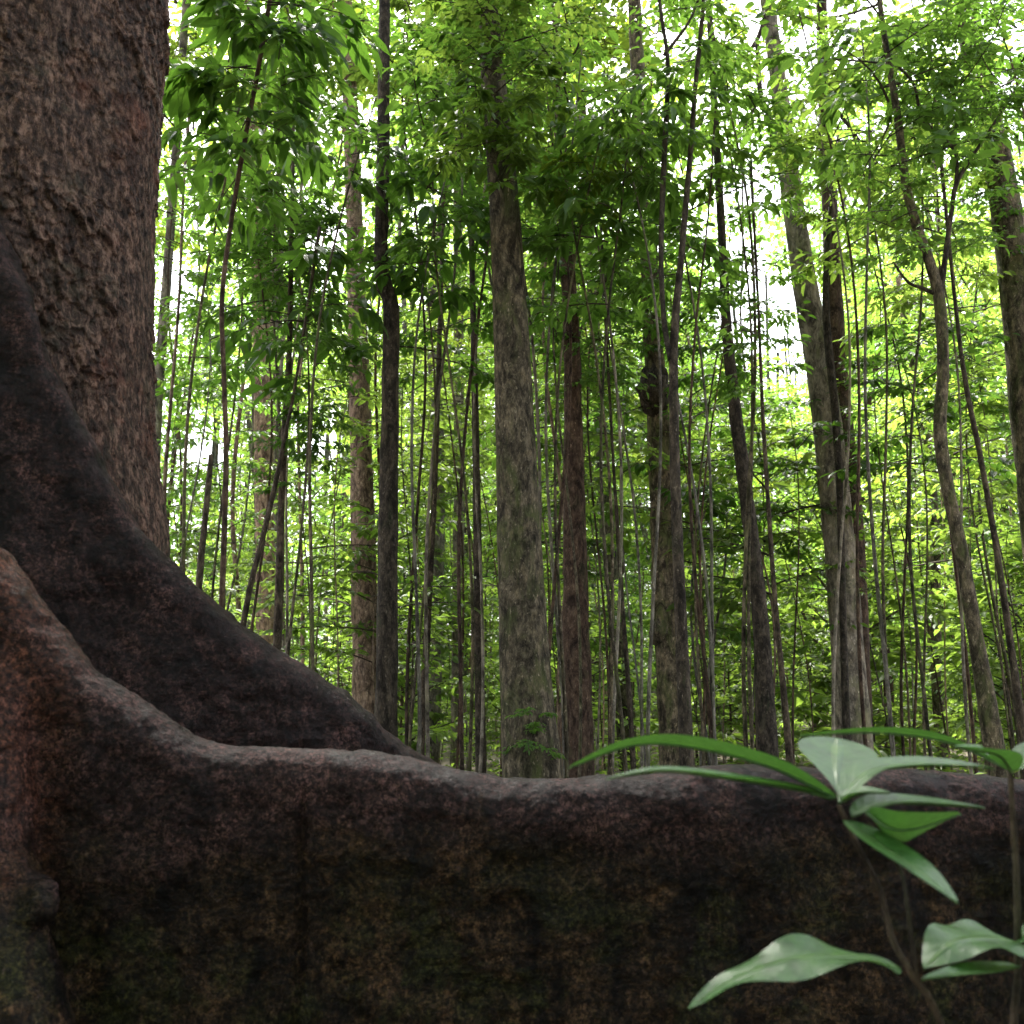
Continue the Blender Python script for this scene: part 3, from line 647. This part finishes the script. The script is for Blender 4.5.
tag(obj('ground_cover', ground_cover(), None, color=(1, 1, .95)), 'low seedlings and leaves covering the forest floor', 'ground cover', kind='stuff')
def ground():
    xs = np.concatenate([np.linspace(-400, -60, 8), np.linspace(-50, 50, 80), np.linspace(60, 400, 8)])
    ys = np.concatenate([np.linspace(-400, -20, 8), np.linspace(-12, 60, 60), np.linspace(70, 500, 10)])
    X, Y = np.meshgrid(xs, ys); P = np.stack([X.ravel(), Y.ravel(), np.zeros(X.size)], 1)
    P[:, 2] = .07 * fbm(P * .35, 3, 2) - .03
    nx = len(xs); i = np.arange(len(ys) - 1)[:, None] * nx; j = np.arange(nx - 1)[None]
    q = np.stack([i + j, i + j + 1, i + nx + j + 1, i + nx + j], -1).reshape(-1, 4)
    mb = MB(); mb.add(P, [q]); return mb.mesh('ground', [M['ground']])
tag(obj('ground', ground()), kind='structure')

# ------------------------------------------------------------------ the big buttressed tree
BT = empty('buttress_tree', (-1.825, 3.2, 0))
tag(BT, 'huge flaky-barked tree at left with plank-like buttress roots across the foreground', 'tree')
def big_trunk():
    zs = np.concatenate([np.arange(.2, 1.2, .02), np.arange(1.2, 3.9, .0046), np.linspace(3.92, 26, 70)])
    edge = [(-5, .655), (0, .66), (1.2, .66), (1.62, .645), (2.0, .59), (2.5, .565), (2.95, .56), (3.4, .565), (4.6, .56), (12, .46), (26, .3)]
    rad = np.interp(zs, [e[0] for e in edge], [e[1] for e in edge])
    rad = rad + .10 * np.exp(-((zs - .3) / 1.0) ** 2)
    th = np.concatenate([np.linspace(R(-150), R(30), 430), np.linspace(R(33), R(207), 59)]); n = len(th)
    Z, TH = np.meshgrid(zs, th, indexing='ij'); RR = np.repeat(rad[:, None], n, 1)
    RR = RR * (1 + .018 * np.sin(TH * 5 + .6 * Z) + .012 * np.sin(TH * 9 - 1.1 * Z))
    P = np.stack([RR * np.cos(TH), RR * np.sin(TH), Z], -1).reshape(-1, 3)
    # bark plates: warped, tall cells at two sizes, each plate lifted by its own amount
    Q = P + .035 * np.stack([fbm(P * 9, 3, 1), fbm(P * 9, 3, 2), fbm(P * 9, 3, 3)], 1)
    f1, f2, c1, e1 = worley(Q * np.array([17, 17, 7.5]), 20)
    g1, g2, c2, e2 = worley(Q * np.array([60, 60, 27]) + 3, 40)
    patch = sstep(-.15, .25, fbm(P * 2.1, 4, 60))           # some areas are flakier
    rid = 1 - np.abs(fbm(Q * np.array([15, 15, 6]), 4, 75)) * 2.2
    h = (.013 * (c1 - .4) - .014 * e1 * (.3 + c1)) * (.15 + .75 * patch) + (.005 * (c2 - .5) - .007 * e2) * (.4 + .6 * patch)
    h = h + .006 * rid * (.5 + .5 * patch) + .004 * fbm(P * 40, 4, 70) + .014 * fbm(P * 4, 3, 80)
    D = P * np.array([1, 1, 0]); D = nrm(D)
    V = P + D * h[:, None]
    m = len(zs); i = np.arange(m - 1)[:, None] * n; j = np.arange(n)[None]
    q = np.stack([i + j, i + (j + 1) % n, i + n + (j + 1) % n, i + n + j], -1).reshape(-1, 4)
    mb = MB(); mb.add(V, [q], 0, np.clip(.55 * c1 + .45 * c2, 0, 1)); return mb.mesh('trunk', [M['trunk']])
obj('trunk', big_trunk(), BT)
def slab(mb, ridge, r_top, r_bot, zb=-.1, nprof=9):
    """a plank root: rounded crest along the ridge line, flanks widening down to the soil; closed"""
    P = crom(ridge, 10); rt = crom(np.stack([r_top] * 3, 1), 10)[:, 0]; m = len(P)
    T = np.gradient(P[:, :2], axis=0); T /= np.linalg.norm(T, axis=1)[:, None]
    Nn = np.stack([T[:, 1], -T[:, 0]], 1)             # towards the viewer for a root running right
    prof = []
    for i in range(m):
        h = P[i, 2] - zb; ring = []
        ks = np.linspace(1, 0, 14)
        for k in ks[:-1]:                             # front flank, foot to shoulder
            dz = rt[i] + k * max(.02, (h - rt[i])); w = rt[i] * (1 + .25 * k) + (r_bot - rt[i] * 1.25) * k ** 2.2
            ring.append((w, P[i, 2] - dz))
        for a in np.linspace(0, np.pi, nprof): ring.append((rt[i] * math.cos(a), P[i, 2] - rt[i] + rt[i] * math.sin(a)))
        for k in ks[::-1][1:]:
            dz = rt[i] + k * max(.02, (h - rt[i])); w = rt[i] * (1 + .25 * k) + (r_bot - rt[i] * 1.25) * k ** 2.2
            ring.append((-w, P[i, 2] - dz))
        prof.append([(P[i, 0] + Nn[i, 0] * w, P[i, 1] + Nn[i, 1] * w, z) for w, z in ring])
    V = np.array(prof); n = V.shape[1]; V = V.reshape(-1, 3)
    i = np.arange(m - 1)[:, None] * n; j = np.arange(n)[None]
    q = np.stack([i + j, i + n + j, i + n + (j + 1) % n, i + (j + 1) % n], -1).reshape(-1, 4)
    c0 = V[:n].mean(0); c1 = V[-n:].mean(0); k = len(V); V = np.vstack([V, c0, c1]); jj = np.arange(n)
    mb.add(V, [q, np.stack([jj, (jj + 1) % n, np.full(n, k)], 1), np.stack([(m - 1) * n + (jj + 1) % n, (m - 1) * n + jj, np.full(n, k + 1)], 1)])
def fuse(name, mb, voxel, smooth, disp, mat):
    """weld the overlapping pieces into one skin, then carve the bark into it"""
    me = mb.mesh(name + '_raw', []); o = bpy.data.objects.new(name + '_raw', me); COL.objects.link(o)
    a = o.modifiers.new('r', 'REMESH'); a.mode = 'VOXEL'; a.voxel_size = voxel
    b = o.modifiers.new('s', 'SMOOTH'); b.iterations = smooth; b.factor = .5
    dg = bpy.context.evaluated_depsgraph_get(); ev = o.evaluated_get(dg)
    res = bpy.data.meshes.new_from_object(ev); bpy.data.objects.remove(o)
    n = len(res.vertices); co = np.zeros(n * 3); res.vertices.foreach_get('co', co); co = co.reshape(-1, 3)
    no = np.zeros(n * 3); res.vertices.foreach_get('normal', no); no = no.reshape(-1, 3)
    co = co + no * disp(co, no)[:, None]
    off = np.array([BT.location.x, BT.location.y, 0])
    res.vertices.foreach_set('co', (co - off).ravel()); res.polygons.foreach_set('use_smooth', np.ones(len(res.polygons), bool))
    res.materials.clear(); res.materials.append(mat); res.update(); res.name = name
    return obj(name, res, BT)
def root_disp(P, N):
    h = .018 * fbm(P * 3.0, 3, 5) + .007 * fbm(P * 9, 4, 6) + .0055 * fbm(P * np.array([22, 22, 34]), 4, 7, .62) + .006 * (1 - np.abs(fbm(P * np.array([7, 7, 13]), 4, 91)) * 3).clip(-.5, 1) * sstep(-.1, .3, fbm(P * 2.3, 2, 93))
    h = h - .004 * sstep(.15, .5, fbm(P * np.array([13, 13, 7]), 4, 55)) - .006 * sstep(.1, .5, fbm(P * np.array([9, 9, 2.2]), 4, 57)) * sstep(.9, .75, P[:, 2])
    xs = at(298, 900, 1.92)[0]
    g = np.exp(-((P[:, 0] - xs + .02 * fbm(P * 6, 2, 8)) / .011) ** 2) * sstep(.93, .88, P[:, 2]) * (P[:, 1] < 2.1)
    return h - .012 * g + .0016 * (vnoise(P * 75, 31) * .6 + vnoise(P * 45, 33) * .7)
FY = [1.78, 1.80, 1.83, 1.86, 1.88, 1.90, 1.91, 1.92, 1.93, 1.94, 1.95, 1.96, 1.97, 1.98, 1.99, 2.0, 2.0, 2.01, 2.02, 2.04, 2.06]
FR = [(-170, 330), (-90, 440), (-40, 505), (0, 552), (32, 592), (62, 628), (100, 668), (150, 702), (200, 735), (240, 746), (300, 752), (380, 757), (440, 771), (500, 780), (560, 783), (620, 779), (690, 768), (760, 767), (850, 768), (960, 770), (1120, 785)]
def yl(px): return np.interp(px, [p[0] for p in FR], FY)
front = [at(px, py, yl(px) + .06) for px, py in FR]
mb = MB()
rt = [.11, .11, .105, .10, .095, .09, .085, .08, .075, .07, .07, .07, .07, .07, .075, .08, .085, .085, .085, .08, .08]
slab(mb, front, rt, .17)
# the fluted column at the far left, running down towards the viewer
fl = [at(-70, 560, 1.92), at(-34, 640, 1.90), at(-26, 700, 1.87), at(-28, 780, 1.83), at(-24, 860, 1.79), at(-16, 940, 1.75), at(-4, 1040, 1.71), at(10, 1300, 1.62), at(20, 1700, 1.55)]
V, fc = tube(crom(fl, 6), crom(np.stack([[.07, .09, .10, .105, .10, .10, .115, .15, .2]] * 3, 1), 6)[:, 0], 24); mb.add(V, [f[:, ::-1] for f in fc])
# knot in the fold
kn = at(42, 902, 1.74); V, fc = tube(np.array([kn + [-.03, .03, .02], kn, kn + [.012, -.03, -.01]]), [.03, .032, .022], 14); mb.add(V, [f[:, ::-1] for f in fc])
fuse('buttress_root', mb, .007, 24, root_disp, M['root'])
BKL = [(-60, 120, 2.50), (-25, 190, 2.55), (5, 240, 2.58), (24, 285, 2.60), (45, 350, 2.63), (68, 400, 2.66), (100, 456, 2.70), (150, 540, 2.76), (210, 597, 2.83), (280, 651, 2.9), (305, 664, 2.93), (340, 690, 2.98), (400, 738, 3.08), (460, 776, 3.2), (540, 826, 3.35), (640, 885, 3.5), (760, 960, 3.7)]
mb = MB(); slab(mb, [at(px + 3, py + 2, Y) for px, py, Y in BKL], [.07, .085, .095, .10, .105, .105, .105, .105, .105, .10, .10, .10, .09, .085, .08, .07, .06], .17)
fuse('buttress_root', mb, .011, 5, lambda P, N: root_disp(P, N) - .006 * vnoise(P * 20, 4), M['root'])
add_crown(BT, 'crown', CR['tall'][0], (-.3, .8, 19.0), 1.7, .3, TONES['n'])
for k, (x, y, z, sc) in enumerate([(.4, 6.6, 12.6, 1.45), (2.6, 6.9, 12.8, 1.4), (1.3, 7.6, 15.5, 1.5)]):   # unseen limbs and crowns added to the huge tree to shade the root crests
    V, fc = tube(crom([(.1, .2, 9.0), (x * .4, y * .4, 11.0), (x * .8, y * .8, z - .2), (x, y, z + 3)], 6), np.linspace(.2, .05, 19), 10, True, .05, 3); mb = MB(); mb.add(V, fc)
    obj('shade_limb', mb.mesh('shade_limb', [M['mossy']]), BT); add_crown(BT, 'crown', CR['tall'][k % 3], (x, y, z), sc, 1.1 * k, TONES['n'])

# unseen trees added behind and beside the viewer to keep light off the roots
for i, (x, y, h, sc) in enumerate([(-2.5, -1.2, 1.5, .7), (2.8, -1.0, 1.5, .7), (.3, -2.2, 1.2, .8), (-4.5, -2.5, 5, 1.2), (-1.5, -4, 4, 1.3), (2, -3.5, 4.5, 1.3), (5, -1.5, 5, 1.2), (4.5, -6, 7, 1.6), (-4, -7, 7, 1.6), (0, -8, 7, 1.7), (-6.5, 1.5, 6, 1.3), (7, -9, 9, 1.9), (-8, -10, 9, 1.9)]):
    r_ = stem_tree('forest_tree', x, y, h + 5 * sc, .11, 'grey', [('crown', CR['tall'][i % 3], h, sc, (.9, .9, .9)), ('lower_foliage', CR['tall'][(i + 1) % 3], h * .15, sc * .8, (.9, .9, .9))])
    tag(r_, 'unseen leafy tree added behind the viewer to shade the root face', 'tree', 'added shade trees behind the viewer'); PEND.pop()

# ------------------------------------------------------------------ the young plants in front of the root
def plant_leaf(mb_name, parent, base, mid, half, up, wav=.0, fold=.25, tone=.5, seed=0, n=64, w=13, ob=.8):
    """one broad leaf: midrib through the given points, half widths, blade tilted so that its upper side faces `up`"""
    P = crom(mid, 8); idx = np.linspace(0, len(P) - 1, n); P = np.stack([np.interp(idx, np.arange(len(P)), P[:, k]) for k in range(3)], 1)
    T = nrm(np.gradient(P, axis=0)); U = np.asarray(up, float)
    S = nrm(np.cross(np.broadcast_to(U, T.shape), T)); Nn = np.cross(T, S)
    t = np.linspace(0, 1, n); prof = np.sin(np.pi * np.clip(t, 0, 1) ** ob) ** .75 * (1 - .25 * t); prof[0] = .04; prof[-1] = .0
    v = np.linspace(-1, 1, w); r = np.random.default_rng(seed); ph = r.random(4) * 6.28
    V = []
    for i in range(n):
        for q in v:
            lift = fold * abs(q) * half * prof[i] + wav * half * q * q * math.sin(t[i] * 13 + ph[0] + (1.5 if q > 0 else 0)) * prof[i]
            V.append(P[i] + S[i] * q * half * prof[i] + Nn[i] * lift)
    i = np.arange(n - 1)[:, None] * w; j = np.arange(w - 1)[None]
    f = np.stack([i + j, i + w + j, i + w + j + 1, i + j + 1], -1).reshape(-1, 4)
    tt, vv = np.meshgrid(t, v, indexing='ij'); tn = (.06 + .6 * np.exp(-(vv / .10) ** 2) + .16 * np.clip(np.sin((tt - .16 * np.abs(vv)) * 62), .4, 1)).ravel() - .06
    mb = MB(); mb.add(np.array(V) - base, [f], 0, tn)
    rib, fc = tube(P - base - Nn * .0012, np.linspace(.0016, .0006, n), 5); mb.add(rib, fc, 0, tone)
    me = mb.mesh('leaf', [M['leaf_plant']]); o = obj('leaf', me, parent, color=(1, 1, 1)); return o
YP = .85
def pl(px, py, dY=0): return at(px, py, YP + dY)
b1 = np.array([*(pl(985, 1180)[:2]), 0.0]); PL1 = empty('young_plant', b1)
tag(PL1, 'young broad-leaved plant in front of the root, with one whitish upright leaf', 'plant')
def stem(parent, base, pts, r0, r1):
    P = crom(pts, 8); V, fc = tube(P - base, np.linspace(r0, r1, len(P)), 8, True, .1, 3); mb = MB(); mb.add(V, fc); obj('stem', mb.mesh('stem', [M['dark']]), parent)
stem(PL1, b1, [b1 - [0, 0, .05], pl(985, 1180), pl(939, 1020), pl(912, 975), pl(893, 940), pl(880, 890), pl(860, 850), pl(839, 806)], .0030, .0020)
stem(PL1, b1, [pl(918, 985), pl(913, 950), pl(907, 905), pl(900, 870, .01), pl(868, 822)], .0020, .0014)
PLV = dict(parent=PL1, base=b1)
plant_leaf('l', mid=[pl(836, 797), pl(770, 766, .01), pl(690, 746, .02), pl(630, 745, .02), pl(568, 767, .03)], half=.017, up=(0, .42, 1), seed=1, **PLV)
plant_leaf('l', mid=[pl(832, 797), pl(795, 788), pl(720, 776, -.03), pl(660, 770, -.05), pl(606, 778, -.06)], half=.012, up=(.05, -.1, 1), seed=2, **PLV)
plant_leaf('l', mid=[pl(840, 802), pl(837, 778, .03), pl(837, 758, .06), pl(838, 738, .09)], half=.042, up=(-.05, -.62, .80), fold=.09, ob=2.6, seed=3, **PLV)
plant_leaf('l', mid=[pl(842, 797), pl(868, 772, .02), pl(910, 765, .03), pl(955, 765, .03), pl(995, 768, .03)], half=.019, up=(-.1, -.16, 1), seed=4, **PLV)
plant_leaf('l', mid=[pl(852, 815), pl(885, 803, .02), pl(930, 803, .04), pl(985, 807, .06)], half=.018, up=(-.1, -.2, 1), seed=5, **PLV)
plant_leaf('l', mid=[pl(868, 812, -.02), pl(892, 828, -.035), pl(922, 826, -.04), pl(960, 813, -.03)], half=.023, up=(.1, .65, .75), seed=6, fold=.1, **PLV)
plant_leaf('l', mid=[pl(846, 820), pl(880, 845, -.04), pl(920, 872, -.08), pl(958, 902, -.11)], half=.021, up=(.25, -.42, .85), fold=.2, seed=7, **PLV)
plant_leaf('l', mid=[pl(897, 966), pl(860, 957, -.02), pl(800, 958, -.04), pl(740, 976, -.05), pl(688, 1008, -.05)], half=.030, up=(-.04, -.17, .98), wav=.22, fold=.05, seed=8, **PLV)
plant_leaf('l', mid=[pl(842, 800), pl(860, 792, -.01), pl(890, 792, -.02)], half=.011, up=(0, -.2, 1), seed=9, **PLV)
b2 = np.array([*(pl(1020, 1180, .05)[:2]), 0.0]); PL2 = empty('young_plant', b2)
tag(PL2, 'young plant cut by the right edge of the picture, with thin dark upright stem', 'plant')
stem(PL2, b2, [b2 - [0, 0, .05], pl(1020, 1180, .05), pl(1018, 960, .05), pl(1016, 870, .05), pl(1010, 770, .05)], .0036, .0024)
PLV = dict(parent=PL2, base=b2)
plant_leaf('l', mid=[pl(1012, 772, .05), pl(1000, 755, .03), pl(980, 750, .02), pl(955, 746, .01)], half=.018, up=(0, -.1, 1), seed=11, **PLV)
plant_leaf('l', mid=[pl(1012, 770, .05), pl(1040, 755, .05), pl(1075, 755, .05), pl(1120, 770, .05)], half=.024, up=(0, -.25, 1), seed=12, **PLV)
plant_leaf('l', mid=[pl(1010, 768, .06), pl(950, 742, .10), pl(880, 732, .14), pl(800, 735, .2)], half=.016, up=(0, .30, 1), seed=13, **PLV)
plant_leaf('l', mid=[pl(1017, 942, .05), pl(990, 938, .03), pl(955, 942, .01), pl(924, 968, -.01)], half=.036, up=(.05, -.18, .98), wav=.12, fold=.05, seed=14, **PLV)
plant_leaf('l', mid=[pl(1018, 965, .05), pl(990, 970, .0), pl(960, 973, -.02), pl(922, 978, -.04)], half=.014, up=(0, -.1, 1), seed=15, **PLV)
plant_leaf('l', mid=[pl(1017, 940, .05), pl(1050, 930, .03), pl(1090, 940, .01)], half=.024, up=(0, -.4, .9), seed=16, **PLV)

# ------------------------------------------------------------------ light, sky, camera
EL, AZ = R(58), R(-12)          # bright overcast canopy light, from beyond the trees
d = Vector((math.sin(AZ) * math.cos(EL), math.cos(AZ) * math.cos(EL), math.sin(EL)))
sun = bpy.data.lights.new('sun', 'SUN'); sun.energy = 4.5; sun.angle = R(12); sun.color = (1, .96, .88)
so = bpy.data.objects.new('sun', sun); COL.objects.link(so); so.rotation_euler = (-d).to_track_quat('-Z', 'Y').to_euler(); so.location = (0, 0, 40)
w = bpy.data.worlds.new('World'); scn.world = w; w.use_nodes = True; nt = w.node_tree; nt.nodes.clear()
sk = nt.nodes.new('ShaderNodeTexSky'); sk.sky_type = 'NISHITA'; sk.sun_disc = False; sk.sun_elevation = EL; sk.sun_rotation = AZ
sk.air_density = 1.0; sk.dust_density = 4.0; sk.ozone_density = 1.0
bg = nt.nodes.new('ShaderNodeBackground'); bg.inputs['Strength'].default_value = .085
ow = nt.nodes.new('ShaderNodeOutputWorld'); hs = nt.nodes.new('ShaderNodeHueSaturation'); hs.inputs['Saturation'].default_value = .4; nt.links.new(sk.outputs[0], hs.inputs['Color']); nt.links.new(hs.outputs[0], bg.inputs[0]); nt.links.new(bg.outputs[0], ow.inputs[0])
cam = bpy.data.cameras.new('camera'); cam.sensor_width = 36; cam.lens = 36 * F / 1024; cam.clip_start = .05; cam.clip_end = 2000
co = bpy.data.objects.new('camera', cam); COL.objects.link(co); co.location = (0, 0, CAM_H); co.rotation_euler = (R(90) + PITCH, 0, 0)
scn.camera = co
cam.dof.use_dof = True; cam.dof.focus_distance = 3.6; cam.dof.aperture_fstop = 9.0
scn.view_settings.view_transform = 'Standard'; scn.view_settings.look = 'None'; scn.view_settings.exposure = 3.5; scn.view_settings.gamma = 1
cy = scn.cycles
cy.max_bounces = 7; cy.diffuse_bounces = 4; cy.glossy_bounces = 2; cy.transmission_bounces = 4; cy.transparent_max_bounces = 4
cy.sample_clamp_indirect = 6
